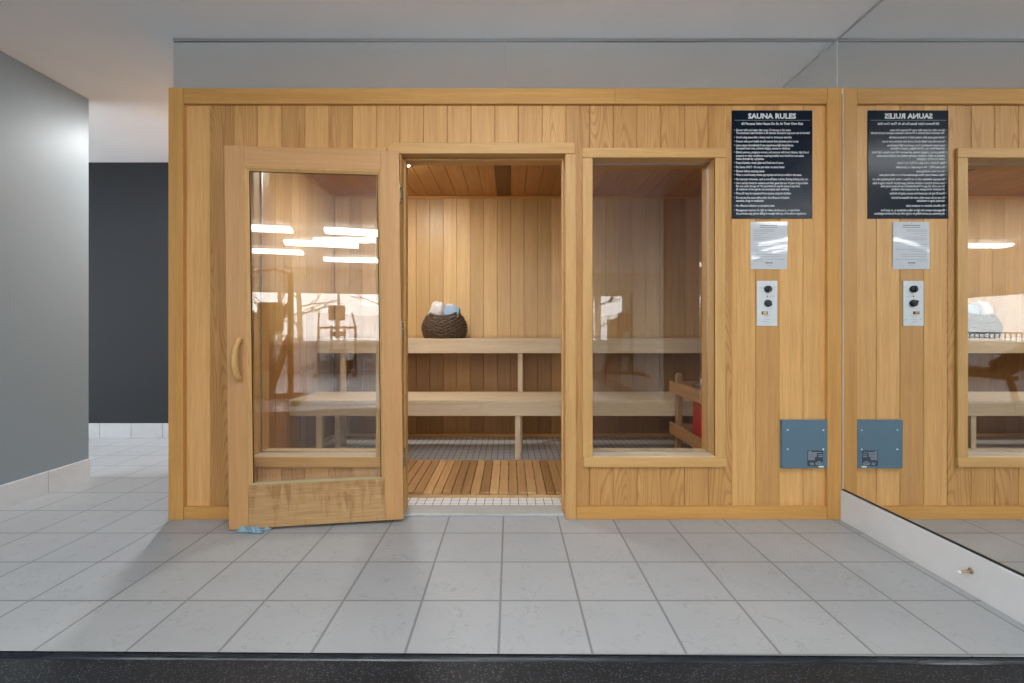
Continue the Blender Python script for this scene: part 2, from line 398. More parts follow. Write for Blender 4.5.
# ------------------------------------------------------------------ the sauna shell
DO = (-.608, .308, 0, 2.037)          # door opening x0,x1,z0,z1
WR = (.461, 1.143, .351, 2.015)      # right window
WL = (-1.436, -.747, .351, 2.015)    # left window
J = .02
OPEN = [(DO[0]-J, DO[1]+J, -1, DO[3]+J), (WR[0]-J, WR[1]+J, WR[2]-J, WR[3]+J), (WL[0]-J, WL[1]+J, WL[2]-J, WL[3]+J)]
STOP = 2.402
def holed(mb, edges, y0, y1, z0, z1, tints=None, groove=None):
    """vertical strips between x edges, cut around the openings"""
    cuts = sorted(set([round(e, 4) for e in edges]+[round(v, 4) for o in OPEN for v in o[:2] if edges[0] < v < edges[-1]]))
    for a, b in zip(cuts[:-1], cuts[1:]):
        k = max(i for i, e in enumerate(edges) if e <= a+.0005); mid = (a+b)/2
        segs = [(z0, z1)]
        for o in OPEN:
            if o[0] < mid < o[1]:
                new = []
                for s0, s1 in segs:
                    if o[2] > s0: new.append((s0, min(o[2], s1)))
                    if o[3] < s1: new.append((max(o[3], s0), s1))
                segs = new
        for s0, s1 in segs:
            if s1-s0 < .003: continue
            if groove:
                gl = groove if any(abs(a-e) < .001 for e in edges) else 0
                gr = groove if any(abs(b-e) < .001 for e in edges) else 0
                d = .0035 if y1 > y0 else -.0035
                prof = [(a+gl*.15, y1), (a+gl*.15, y0+d), (a+gl, y0), (b-gr, y0), (b-gr*.15, y0+d), (b-gr*.15, y1)]
                mb.prism(prof, 'Z', s0, s1, tints[k])
            else: mb.box(a, b, y0, y1, s0, s1)
S = 1/180.0
pw = 23.93*S
e0 = (183.5-VX)*S
edges = [XL+.01]+[e0+k*pw for k in range(0, 28)]; edges = [e for e in edges if e < XR-.01]+[XR-.002]
# board tones read off the photograph, left to right
tones = [.5,.72,.28,.40,.66,.34,.62,.42,.60,.52,.46,.50,.48,.55,.58,.50,.62,.30,.42,.36,.45,.34,.40,.34,.60,.36,.70,.62,.5,.5]
figs  = [0,.1,.95,.9,.1,1,.2,.95,.2,.3,.4,.3,.4,.3,.3,.5,.9,.9,.95,.95,.9,.95,.9,.95,.2,.3,.1,.1,.2,.2]
tt = [(tones[i % 30]+R.uniform(-.04,.04), figs[i % 30], R.random()) for i in range(len(edges))]
m = MB(); holed(m, edges, YF, 2.655, .002, STOP-.012, tt, .003)
struct(m.build('wall_sauna', wood('front','Z'), origin=(0,0,0)), 'honey coloured vertical cedar plank front of the sauna', 'wall')
m = MB(); holed(m, [XL+.012, XR-.004], 2.655, YI-.012, .0, STOP-.012)
m.box(XL+.012, XIL-.012, YI-.012, YB+.1, 0, STOP-.012).box(XIL-.012, XIR+.1, YB+.012, YB+.1, 0, STOP-.012).box(XIR+.012, XIR+.1, YI-.012, YB+.012, 0, STOP-.012).box(XR-.003, XIR+.1, 2.66, YI-.012, 0, STOP-.012)
m.box(XL+.012, XIR+.1, YI-.012, YB+.1, STOP-.011, STOP+.05)
struct(m.build('wall_sauna_core', M['core']), 'dark inner framing of the sauna walls behind the planks', 'wall')
def lining(name, label, plane, a0, a1, at, z0, z1, first, tfun, thick=.011, key='inner'):
    m = MB(); p = first
    while p > a0: p -= pw
    i = 0
    while p < a1:
        q0, q1 = max(p, a0), min(p+pw, a1)
        if q1-q0 > .004:
            s = 1 if plane in 'bl' else -1
            t = tfun(i, q0); g = .003; d = .0035
            if plane in 'bf':   # boards side by side along x
                s = 1 if plane == 'b' else -1
                m.prism([(q0+.0005, at+s*thick), (q0+.0005, at+s*d), (q0+g, at), (q1-g, at), (q1-.0005, at+s*d), (q1-.0005, at+s*thick)], 'Z', z0, z1, t)
            else:
                s = -1 if plane == 'l' else 1
                m.prism([(at+s*thick, q0+.0005), (at+s*d, q0+.0005), (at, q0+g), (at, q1-g), (at+s*d, q1-.0005), (at+s*thick, q1-.0005)], 'Z', z0, z1, t)
        p += pw; i += 1
    return struct(m.build(name, wood(key,'Z'), origin=(0,0,0)), label, 'wall')
IC = 2.375
def tin(i, q): return (R.uniform(.3,.75), R.choice([.1,.2,.3,.7,.9]), R.random())
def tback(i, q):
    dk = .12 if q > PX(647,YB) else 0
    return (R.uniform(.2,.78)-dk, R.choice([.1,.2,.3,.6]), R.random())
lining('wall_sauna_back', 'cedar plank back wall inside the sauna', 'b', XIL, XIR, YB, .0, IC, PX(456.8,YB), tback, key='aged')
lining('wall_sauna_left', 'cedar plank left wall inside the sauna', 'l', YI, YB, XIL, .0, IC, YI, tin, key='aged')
lining('wall_sauna_right', 'cedar plank right wall inside the sauna', 'r', YI, YB, XIR, .0, IC, YI, tin)
m = MB(); p = PX(497.5,3.77)-pw*20
e2 = [PX(456.8,YB)-pw*12+k*pw for k in range(50)]; e2 = [e for e in e2 if XIL+.02 < e < XIR-.02]; e2 = [XIL]+e2+[XIR]
t2 = [tin(0,0) for _ in e2]; holed(m, e2, YI, YI-.011, .0, IC, t2, .003)
struct(m.build('wall_sauna_inner_front', wood('inner','Z'), origin=(0,0,0)), 'inner plank face of the sauna front wall', 'wall')
m = MB(); p = PX(456.8,YB)-pw*13; i = 0
while p < XIR:
    q0, q1 = max(p, XIL), min(p+pw, XIR)
    if q1-q0 > .004:
        tv = R.uniform(.4,.72)
        if abs(p-PX(498,YB)) < .05: tv = -.25
        elif abs(p-PX(540,YB)) < .05 : tv = .35
        m.prism([(q0+.0005, IC+.011),(q0+.0005, IC+.0035),(q0+.003, IC),(q1-.003, IC),(q1-.0005, IC+.0035),(q1-.0005, IC+.011)], 'Y', YI-.011, YB+.011, (tv, R.choice([.1,.4,.8]), R.random()))
    p += pw; i += 1
struct(m.build('ceiling_sauna', wood('ceil','Y'), origin=(0,0,0)), 'reddish cedar plank ceiling inside the sauna', 'ceiling')
m = MB().box(XIL,XIR,YB-.018,YB,IC-.022,IC).box(XIL,XIL+.018,YI,YB-.018,IC-.022,IC).box(XIR-.018,XIR,YI,YB-.018,IC-.022,IC)
struct(m.build('trim_2', wood('trim','X'), bevel=.003), 'thin wooden cove moulding under the sauna ceiling', 'trim')
m = MB().box(XIL,XIR,YB-.016,YB,.012,.042).box(XIL,XIL+.016,YI,YB-.016,.012,.042)
struct(m.build('baseboard_sauna', wood('trim','X'), bevel=.003), 'narrow wooden skirting at the foot of the sauna back wall', 'baseboard')
m = MB().box(XIL,XIR,2.801,YB,-.0,.012)
struct(m.build('floor_sauna', M['mosaic'], origin=(0,0,0)), 'small white mosaic tile floor inside the sauna', 'floor')
# outer frame boards
def board(name, label, args, axis, key='trim', tr=.5, bevel=.003):
    return struct(bx(*args, tint=(tr, R.random()*.6, R.random())).build(name, wood(key,axis), bevel=bevel), label, 'trim')
YT = 2.612
board('trim_3', 'left corner post of the sauna front, full height', (XL,-1.817,YT,2.665,0,STOP), 'Z', tr=.62)
board('trim_4', 'right corner post of the sauna front beside the mirror', (PX(827.5,YT)+.001,1.846,YT,2.655,0,STOP), 'Z', tr=.5)
board('trim_5', 'long head board across the top of the sauna front, left length', (-1.816,PX(615,YT),YT+.002,2.655,PZ(103.5,YT),STOP-.001), 'X', tr=.5)
board('trim_6', 'long head board across the top of the sauna front, right length', (PX(615,YT)+.0008,PX(827.5,YT),YT+.002,2.655,PZ(103.5,YT),STOP-.001), 'X', tr=.32)
board('trim_7', 'low skirting rail on the sauna front left of the door', (-1.816,DO[0]-.074,YT+.004,YF,.0,.07), 'X', tr=.5)
board('trim_8', 'low skirting rail on the sauna front under the right window', (PX(576.5,YT),PX(827.5,YT),YT+.004,YF,.0,.073), 'X', tr=.55)
board('trim_15', 'plain wooden side face of the sauna along the corridor', (XL,XL+.012,2.665,YB+.09,0,STOP), 'Z', tr=.5)
# door frame
df = empty('trim_9', ((DO[0]+DO[1])/2, YT, 0)); struct(df, 'wooden frame around the open sauna doorway', 'door frame')
YC = 2.618; cw = .062
def frame_part(name, args, axis, parent, key='casing', tr=.5, bev=.003):
    return bx(*args, tint=(tr, R.random()*.8, R.random())).build(name, wood(key,axis), parent, bevel=bev)
frame_part('side_casing', (DO[0]-.070,DO[0]-.004,YC,YF,0,DO[3]-.0), 'Z', df)
frame_part('side_casing', (DO[1]+.004,DO[1]+.060,YC,YF,0,DO[3]-.0), 'Z', df, tr=.35)
frame_part('head_casing', (DO[0]-.068,DO[1]+.053,YC-.003,YF,DO[3]+.0008,DO[3]+.062), 'X', df, tr=.55)
frame_part('jamb', (DO[0]-J,DO[0],YC+.004,YI+.004,0.0,DO[3]), 'Z', df)
frame_part('jamb', (DO[1],DO[1]+J,YC+.004,YI+.004,0.0,DO[3]), 'Z', df)
frame_part('head_jamb', (DO[0]-J,DO[1]+J,YC+.004,YI+.004,DO[3],DO[3]+J), 'X', df)
frame_part('door_stop', (DO[0],DO[0]+.012,2.685,2.72,.018,DO[3]-.012), 'Z', df)
frame_part('door_stop', (DO[1]-.012,DO[1],2.685,2.72,.018,DO[3]-.012), 'Z', df)
frame_part('door_stop', (DO[0],DO[1],2.685,2.72,DO[3]-.012,DO[3]), 'X', df)
m = MB().box(DO[0]+.001,DO[1]-.001,2.66,2.80,-.0,.015)
struct(m.build('trim_10', M['threshold'], bevel=.003), 'grey stone threshold under the sauna doorway', 'threshold')
# fixed windows
def sauna_window(name, W, label):
    x0, x1, z0, z1 = W; root = empty(name, ((x0+x1)/2, YT, z0)); struct(root, label, 'window')
    cw = .058
    frame_part('side_casing', (x0-cw,x0-.0,YC,YF,z0-.004,z1), 'Z', root, tr=.45)
    frame_part('side_casing', (x1+.0,x1+cw,YC,YF,z0-.004,z1), 'Z', root, tr=.45)
    frame_part('head_casing', (x0-cw,x1+cw+.002,YC-.002,YF,z1+.0008,z1+.056), 'X', root, tr=.5)
    frame_part('sill_casing', (x0-cw+.006,x1+cw+.002,YC-.003,YF,z0-.06,z0-.0045), 'X', root, tr=.6)
    frame_part('jamb', (x0-J,x0,YC+.002,YI+.004,z0,z1), 'Z', root, tr=.55)
    frame_part('jamb', (x1,x1+J,YC+.002,YI+.004,z0,z1), 'Z', root, tr=.55)
    frame_part('head_jamb', (x0-J,x1+J,YC+.002,YI+.004,z1,z1+J), 'X', root, tr=.4)
    frame_part('sill', (x0-J,x1+J,YC+.002,YI+.004,z0-J,z0), 'X', root, key='bench', tr=.45)
    yg = 2.713
    m = MB()
    for a in ((x0,x0+.008,z0,z1),(x1-.008,x1,z0,z1),(x0,x1,z1-.008,z1),(x0,x1,z0,z0+.008)): m.box(a[0],a[1],yg-.008,yg-.002,a[2],a[3])
    m.build('glazing_bead', M['alu'], root)
    bx(x0+.001,x1-.001,yg,yg+.005,z0+.001,z1-.001).build('pane', M['glass'], root)
sauna_window('window_1', WR, 'tall fixed sauna window right of the doorway')
sauna_window('window_2', WL, 'tall fixed sauna window behind the open door')
# mirrored bulkhead above the sauna
YM = 2.655
struct(bx(XL+.004,2.0,YM+.008,YB+.1,STOP+.05,CEIL).build('wall_bulkhead', M['ceiling']), 'painted bulkhead between the sauna roof and the ceiling', 'wall')
xs = PX(505.5,YM)
tag(bx(XL,xs-.0012,YM,YM+.006,STOP-.004,CEIL-.014).build('wall_mirror', M['wall_mirror']), 'low wide mirror strip above the sauna front, left of the seam', 'mirror', 'mirror strips above the sauna')
tag(bx(xs+.0012,1.846,YM,YM+.006,STOP-.004,CEIL-.014).build('wall_mirror', M['wall_mirror']), 'low wide mirror strip above the sauna front, right of the seam', 'mirror', 'mirror strips above the sauna')
m = MB().box(XL,1.844,YM-.006,YM-.003,CEIL-.016,CEIL-.001).box(XL,1.844,YM-.003,YM+.008,CEIL-.006,CEIL-.001)
struct(m.build('trim_11', M['alu']), 'thin metal channel where the mirror strip meets the ceiling', 'trim')
# big mirror on the right, its channel and the white base below
XM = 1.848
tag(MB().prism([(.85,.172),(2.606,.172),(2.606,STOP+.001),(2.653,STOP+.001),(2.653,CEIL-.011),(.85,CEIL-.011)], 'X', XM, XM+.006).build('wall_mirror', M['wall_mirror']), 'large frameless wall mirror on the right reflecting the sauna front', 'mirror')
tag(bx(XM,XM+.006,-5,-.22,.172,CEIL-.011).build('wall_mirror', M['wall_mirror']), 'second wall mirror further along the right wall, behind the camera', 'mirror')
struct(MB().box(XM-.004,XM+.008,.85,2.6065,.1675,.1705).box(XM-.0045,XM-.002,.85,2.6065,.1675,.1735).build('trim_12', M['gym_metal']), 'thin metal channel along the foot of the right mirror', 'trim')
struct(MB().box(XM-.003,XM-.0005,.85,2.652,CEIL-.012,CEIL-.001).build('trim_13', M['alu']), 'thin metal channel along the top of the right mirror', 'trim')
struct(bx(XM-.0012,XM+.006,2.6065,2.6112,.168,STOP).build('trim_14', M['lamp_white']), 'polished edge strip where the mirror meets the sauna post', 'trim')
struct(bx(XR,1.869,1.53,2.609,0,.166).build('baseboard_right', M['white_board'], bevel=.003), 'tall white painted base board under the right mirror', 'baseboard')
# rusty bolt standing out of the white base
yb = 1.866; zb = .098
bo = empty('wall_bolt', (XR, yb, zb), 'small rusty bolt sticking out of the white base board', 'bolt')
MB().tube([(XR-.0,yb,zb),(XR-.05,yb-.004,zb-.003)], .005, 10).build('shank', M['rust'], bo)
MB().lathe([(0,-.003),(.010,-.003),(.012,0),(.010,.002),(0,.002)], (XR-.004,yb,zb), 'X', 16).build('washer', M['rust'], bo)
MB().lathe([(0,-.006),(.0055,-.005),(.0065,0),(.0055,.005),(0,.006)], (XR-.054,yb-.004,zb-.003), 'X', 12).build('tip', M['white_stick'], bo)

# ------------------------------------------------------------------ the open glazed door
DW, DH, DT = .895, 2.012, .04
dr = empty('door_1', (-.582,2.57,.02)); struct(dr, 'glazed wooden sauna door swung wide open against the sauna front', 'door')
dr.rotation_euler = (0,-.0122,.1274)
ls, rs, tr_, br_ = .098, .098, .118, .234       # rails of the frame
mo = .020                                        # glazing moulding
def dpart(name, u0, u1, z0, z1, y0, y1, axis, tint=(.5,.2,.3), mat=None, bev=.0025):
    return MB().box(-u1,-u0,y0,y1,z0,z1,tint=tint).build(name, mat or wood('door',axis), dr, bevel=bev, local=True)
dpart('stile', 0, rs, 0, DH, 0, DT, 'Z', (.62,.1,.31))
dpart('stile', DW-ls, DW, 0, DH, 0, DT, 'Z', (.4,.1,.67))
dpart('top_rail', rs, DW-ls, DH-.108, DH, .001, DT-.001, 'X', (.5,.1,.13))
dpart('bottom_rail', rs, DW-ls, 0, br_, .001, DT-.001, 'X', mat=M['weathered'])
g0, g1, gz0, gz1 = rs, DW-ls, br_, DH-.108
m = MB(); W_ = mo
def bev_bar(p0, p1, inward, tint):
    """bevelled stop bar: outer edge proud, sloping down to the glass"""
    p0 = Vector(p0); p1 = Vector(p1); i = Vector(inward)
    prof = [(0,.003),(0,.03),(W_,.03),(W_,.016),(W_*.25,.003)]
    vs = [p0+i*a*(1)+Vector((0,b,0)) for a, b in prof]+[p1+i*a+Vector((0,b,0)) for a, b in prof]
    n = 5; m.add(vs, [(k,(k+1)%n,(k+1)%n+n,k+n) for k in range(n)]+[tuple(range(n)), tuple(range(2*n-1,n-1,-1))], tint)
bev_bar((-g0,0,gz0),(-g0,0,gz1),(-1,0,0),(.55,.2,.2)); bev_bar((-g1,0,gz0),(-g1,0,gz1),(1,0,0),(.55,.9,.6)); bev_bar((-g0,0,gz1),(-g1,0,gz1),(0,0,-1),(.65,.2,.4))
m.build('glazing_bead', wood('casing','Z'), dr, local=True)
dpart('pane', g0+mo-.004, g1-mo+.004, gz0-.002, gz1-mo+.004, .018, .023, 'Z', mat=M['door_glass'], bev=0)
m = MB()
for a in ((g0+mo-.001,g0+mo+.003,gz0,gz1-mo),(g1-mo-.004,g1-mo+.001,gz0,gz1-mo),(g0+mo,g1-mo,gz1-mo-.004,gz1-mo)): m.box(-a[1],-a[0],.0145,.0175,a[2],a[3])
m.build('pane_gasket', M['core'], dr, local=True)
# carved wooden pull handle
hu = DW-.066; hz = PZ(359,2.47)-.012
hd = MB()
pts = []; rad = []
for i in range(21):
    q = i/20; z = hz+(q-.5)*.205
    y = -.006-.040*math.sin(PI*q)**.55; u = hu+.012*math.sin(PI*q)**.6-.002
    pts.append((-u, y, z)); rad.append(.0145+.0035*math.sin(PI*q))
hd.tube(pts, rad, 12, tint=(.5,.2,.9))
ho = hd.build('handle', wood('casing','Z'), dr, local=True)
m = MB()
for sgn in (-1, 1):
    zc = hz+sgn*.104
    m.prism([(-hu-.010,zc-.014),(-hu+.012,zc-.016),(-hu+.014,zc+.012),(-hu-.008,zc+.016)], 'Y', -.012, .0005, (.55,.2,.2))
WLOC[ho.name] = (0,0,0)
m.build('handle_foot', wood('casing','Z'), ho, local=True, bevel=.002)
for sgn in (-1, 1):
    MB().lathe([(0,-.003),(.005,-.002),(.006,0)], (-hu+.002,-.013,hz+sgn*.102), 'Y', 12).build('screw', M['steel'] if sgn < 0 else M['core'], ho, local=True)
# three butt hinges, fixed to the door edge
for zc in (PZ(196,2.6), PZ(332,2.6), PZ(459,2.6)):
    h = MB().box(-.001,.0025,.003,.037,zc-.06,zc+.04)
    h = h.build('hinge', M['brass'], dr, local=True); WLOC[h.name] = (0,0,0)
    b = MB()
    for k in range(5): b.lathe([(0,0),(.0062,0),(.0062,.0192),(0,.0192)], (.006,.030,zc-.058+k*.02), 'Z', 12)
    b.build('hinge_barrel', M['brass'], h, local=True)

# blue rag wedged beneath the free corner of the door
m = MB(); nx, ny = 30, 14; vs = []
for j in range(ny+1):
    for i in range(nx+1):
        u, v = i/nx, j/ny
        x = PX(233,2.45)+u*.165+.018*math.sin(v*7+u*3); y = 2.438+v*.075+.02*math.sin(u*6.2)*(.4+v)
        e = min(u,1-u,v,1-v); 
        z = .003+.034*max(0, mnoise.noise(Vector((u*6.5,v*3.2,1.7)))+.30)*min(1, e*6)
        if y > 2.49: z = min(z, .008)
        vs.append((x, y, z))
fs = [(j*(nx+1)+i, j*(nx+1)+i+1, (j+1)*(nx+1)+i+1, (j+1)*(nx+1)+i) for j in range(ny) for i in range(nx)]
m.add(vs, fs, smooth=True); o = m.build('cloth', M['cloth_blue'])
sm = o.modifiers.new('solid', 'SOLIDIFY'); sm.thickness = .004; sm.offset = 1; o.modifiers.new('sub', 'SUBSURF').render_levels = 1
tag(o, 'crumpled pale blue cloth on the floor under the door corner', 'cloth')

# ------------------------------------------------------------------ sauna interior
XB1 = XIR-.01
def boards_x(x0, x1, y0, y1, z0, z1, n, gap=.008, key='bench'):
    m = MB(); w = (y1-y0+gap)/n
    for k in range(n): m.box(x0, x1, y0+k*w, y0+(k+1)*w-gap, z0, z1)
    return m
ub = empty('sauna_bench', (.3, 4.35, .012), 'upper sauna bench on the back wall, carrying the towel basket', 'bench', 'sauna benches')
uz = .982
boards_x(XIL+.01, XB1, 4.19, YB-.02, uz-.022, uz, 6).build('seat', wood('bench','X'), ub, bevel=.002)
bx(XIL+.01, XB1, 4.19, 4.212, PZ(353.2,4.19), uz-.023, tint=(.5,.2,.2)).build('fascia', wood('bench','X'), ub, bevel=.002)
for xl in (-1.5, PX(520.2,4.24), 2.2):
    bx(xl-.021, xl+.021, 4.214, 4.254, .012, uz-.024).build('leg', wood('bench','Z'), ub, bevel=.002)
for xl in (-1.5, PX(520.2,4.24), 2.2): bx(xl-.02, xl+.02, 4.255, YB-.022, uz-.09, uz-.024).build('bearer', wood('casing','Y'), ub, bevel=.002)
lb = empty('sauna_bench', (.3, 3.95, .012), 'lower sauna bench, a step in front of the upper one', 'bench', 'sauna benches')
lz = .510
boards_x(XIL+.01, XB1, 3.66, 4.188, lz-.022, lz, 5).build('seat', wood('bench','X'), lb, bevel=.002)
bx(XIL+.01, PX(480,3.66), 3.66, 3.682, PZ(416,3.66), lz-.023, tint=(.5,.2,.2)).build('fascia', wood('bench','X'), lb, bevel=.002)
bx(PX(480,3.66)+.001, XB1, 3.66, 3.682, PZ(416,3.66), lz-.023, tint=(.42,.2,.7)).build('fascia', wood('bench','X'), lb, bevel=.002)
for xl in (-1.5, PX(517.6,3.71), 2.2):
    bx(xl-.021, xl+.021, 3.685, 3.725, .012, lz-.024).build('leg', wood('bench','Z'), lb, bevel=.002)
    bx(xl+.0, xl+.04, 4.02, 4.06, .012, lz-.0925).build('leg', wood('bench','Z'), lb, bevel=.002)
    bx(xl-.02, xl+.02, 3.726, 4.17, lz-.09, lz-.024).build('bearer', wood('casing','Y'), lb, bevel=.002)
# duckboards
def duck(x0, x1, label):
    root = empty('duckboard', ((x0+x1)/2, 3.3, .012), label, 'duckboard', 'duckboards on the sauna floor')
    m = MB(); w = .059; x = x1-w+.0042
    while x > x0-.001:
        m.box(x, x+w-.0042, 2.928, 3.655, .030, .048); x -= w
    m.build('slats', wood('duck','Y'), root, bevel=.002)
    for yb_ in (2.922, 3.28, 3.62):
        bx(x0+.004, x1-.001, yb_, yb_+.03, .0125, .0298).build('batten', wood('duck','X'), root)
xs = PX(527,2.95)
duck(-1.0, xs-.0015, 'slatted wooden duckboard on the mosaic floor, left of the joint')
duck(xs+.0015, 1.05, 'slatted wooden duckboard on the mosaic floor, right of the joint')
# sauna lamp
for lx0, ly0, lab in ((-.87,3.68,'small round warm lamp on the sauna ceiling at the top left of the doorway'),):
    la = empty('ceiling_lamp', (lx0,ly0,IC), lab, 'lamp')
    MB().lathe([(0,0),(.10,0),(.10,-.014),(.086,-.018),(.086,-.008),(0,-.008)], (lx0,ly0,IC), 'Z', 32).build('lamp_housing', M['lamp_white'], la)
    MB().lathe([(.085,-.012),(.08,-.022),(.05,-.03),(0,-.033)], (lx0,ly0,IC), 'Z', 32).build('lamp_diffuser', M['warm_lamp'], la)
# wicker basket with two looped handles
bc = (PX(444.6,4.405), 4.405, uz)
bk = empty('wicker_basket', bc, 'dark brown round wicker basket of towels on the upper bench', 'basket')
def brad(h):
    P = [(0,.172),(.03,.190),(.08,.203),(.12,.201),(.16,.186),(.20,.164),(.235,.142),(.28,.118)]
    for (a, ra), (b, rb) in zip(P[:-1], P[1:]):
        if h <= b: return ra+(rb-ra)*(max(h,0)-a)/(b-a)
    return P[-1][1]
def rimh(a): return .200+.066*abs(math.cos(a))**3
m = MB(); rows = 13; stakes = 17
def strand(h, a0, a1, ph, closed=False):
    n = max(6, int((a1-a0)/.045)); pts = []
    for i in range(n+1):
        a = a0+(a1-a0)*i/n; rr = brad(h)+.0075*math.sin(stakes*a+ph)
        pts.append((bc[0]+rr*math.cos(a), bc[1]+rr*math.sin(a), bc[2]+h))
    m.tube(pts, .0088, 6, caps=not closed)
for k in range(rows): strand(.009+k*.0150, 0, 2*PI, (k % 2)*PI, True)
k = rows
while .009+k*.0150 < .262:      # the sides rise towards the handles, leaving a hand hole
    h = .009+k*.0150
    for c0 in (0, PI):
        span = [a*.02 for a in range(-75, 76) if rimh(a*.02) > h+.006 and not (abs(a*.02) < .30 and .205 < h < .246)]
        run = []
        for a in span+[99]:
            if run and a-run[-1] > .03:
                if len(run) > 4: strand(h, c0+run[0], c0+run[-1], (k % 2)*PI)
                run = []
            run.append(a)
    k += 1
m.lathe([(0,.004),(brad(0)-.006,.004),(brad(.05)-.008,.05),(brad(.1)-.008,.1),(brad(.15)-.008,.15),(brad(.2)-.008,.195)], bc, 'Z', 40)
m.build('body', M['wicker'], bk)
for c0 in (0, PI):
    m = MB()
    for off in (-.006, .006):
        m.tube([(bc[0]+(brad(rimh(a*.04))+off)*math.cos(c0+a*.04), bc[1]+(brad(rimh(a*.04))+off)*math.sin(c0+a*.04), bc[2]+rimh(a*.04)+.004+abs(off)*.3) for a in range(-39, 40)], .0085, 7)
    m.build('handle', M['wicker'], bk)
# towels standing in the basket
def towel_lump(name, c, dims, mat, label, seed, p=.75, tilt=(0,0,0)):
    """softly crumpled rolled towel: rounded body with shallow folds"""
    m = MB(); nu, nv = 40, 24; vs = []; Rm = Matrix.Rotation(tilt[0],3,'X') @ Matrix.Rotation(tilt[1],3,'Y') @ Matrix.Rotation(tilt[2],3,'Z')
    sg_ = lambda v: math.copysign(abs(v)**p, v)
    for j in range(nv+1):
        ph = -PI/2+PI*j/nv
        for i in range(nu):
            a = 2*PI*i/nu
            d = Vector((sg_(math.cos(ph))*sg_(math.cos(a)), sg_(math.cos(ph))*sg_(math.sin(a)), sg_(math.sin(ph))))
            f = 1+.09*mnoise.noise(d*1.6+Vector((seed,0,0)))+.05*math.sin(7*d.x+4*mnoise.noise(d*2+Vector((0,seed,0))))
            vs.append(Vector(c)+Rm @ Vector((d.x*dims[0]*f, d.y*dims[1]*f, d.z*dims[2]*f)))
    m.add(vs, [(j*nu+i, j*nu+(i+1) % nu, (j+1)*nu+(i+1) % nu, (j+1)*nu+i) for j in range(nv) for i in range(nu)], smooth=True)
    return tag(m.build(name, mat), label, 'towel', 'towels in the basket')
towel_lump('rolled_towel', (bc[0]-.062,bc[1]-.035,bc[2]+.235), (.078,.078,.105), M['towel_white'], 'plump white rolled towel at the left of the basket', 2.0, .8, (0,.25,0))
towel_lump('rolled_towel', (bc[0]+.035,bc[1]+.092,bc[2]+.235), (.062,.05,.095), M['towel_white'], 'white rolled towel behind the blue one in the basket', 5.0, .8, (0,.1,0))
m = MB()
for k in range(3):   # three soft folds standing side by side
    y0 = -.036+k*.036; vs = []; nn = 28
    for j in range(7):
        v = (j/6-.5)*.034; e = 1-.05*abs(j/3-1)**3
        for i in range(nn):
            a = 2*PI*i/nn; px2 = .068*math.copysign(abs(math.cos(a))**.35, math.cos(a)); pz2 = .066*math.copysign(abs(math.sin(a))**.35, math.sin(a))
            vs.append((px2*e+.004*mnoise.noise(Vector((px2*22, pz2*18, k*3.1))), y0+v+.004*mnoise.noise(Vector((px2*16, pz2*16, k+9.0))), pz2*e+.008*mnoise.noise(Vector((px2*14+7, k*.9, 2)))))
    m.add(vs, [(j*nn+i, j*nn+(i+1) % nn, (j+1)*nn+(i+1) % nn, (j+1)*nn+i) for j in range(6) for i in range(nn)]+[tuple(range(nn)), tuple(range(6*nn, 7*nn))], smooth=True)
mt = Matrix.Translation((bc[0]+.078, bc[1]-.045, bc[2]+.232)) @ Matrix.Rotation(.14, 4, 'Y') @ Matrix.Rotation(-.15, 4, 'X')
m.v = [tuple(mt @ Vector(v)) for v in m.v]
tag(m.build('folded_towel', M['towel_blue']), 'folded pale blue towel at the right of the basket', 'towel', 'towels in the basket')
# red heater with its wooden guard rail
hx0, hx1, hy0, hy1 = 1.305, 1.72, 3.02, 3.36; hz1 = .655
he = empty('sauna_heater', ((hx0+hx1)/2,(hy0+hy1)/2,.012), 'red sauna heater with a metal top behind the wooden guard', 'heater')
bx(hx0,hx1,hy0,hy1,.13,hz1).build('cabinet', M['red'], he, bevel=.006)
m = MB().box(hx0-.004,hx1+.004,hy0-.004,hy1+.004,hz1+.001,hz1+.014)
for k in range(9): m.box(hx0+.03+k*.04,hx0+.05+k*.04,hy0+.03,hy1-.03,hz1+.014,hz1+.022)
m.build('top_grille', M['steel'], he, bevel=.002)
MB().tube([(hx0+.04,hy1-.06,hz1+.014),(hx0+.04,hy1-.06,hz1+.05),(hx0+.06,hy1-.06,hz1+.062),(hx0+.08,hy1-.06,hz1+.05),(hx0+.08,hy1-.06,hz1+.014)], .007, 10).build('handle', M['steel'], he)
for x in (hx0+.03, hx1-.03):
    for y in (hy0+.03, hy1-.03): MB().lathe([(0,0),(.018,0),(.014,.118),(0,.118)], (x,y,.012), 'Z', 14).build('leg', M['steel'], he)
gx = 1.22; gy0, gy1 = 2.86, 3.60
gd = empty('heater_guard', (gx,3.3,.012), 'low wooden guard rail around the red heater', 'guard rail')
def gp(name, args, ax, tr=.5): return bx(*args, tint=(tr,R.random()*.5,R.random())).build(name, wood('guard',ax), gd, bevel=.003)
px_ = PX(675.6,3.575)
m = MB().box(px_-.0,px_+.04,3.545,3.585,.012,.715)
m.lathe([(.02,0),(.021,.004),(.016,.014),(.0,.018)], (px_+.02,3.565,.715), 'Z', 16)
m.build('post', wood('guard','Z'), gd, bevel=.003)
gp('post', (gx+.022,gx+.06,2.875,2.915,.012,.70), 'Z')
gp('rail', (gx,gx+.021,gy0,gy1,.583,.667), 'Y', .6); gp('rail', (gx,gx+.021,gy0,gy1,.272,.356), 'Y', .5)
gp('rail', (gx+.062,XIR-.015,3.565,3.585,.60,.665), 'X', .4); gp('rail', (gx+.062,XIR-.015,3.565,3.585,.29,.345), 'X', .4)

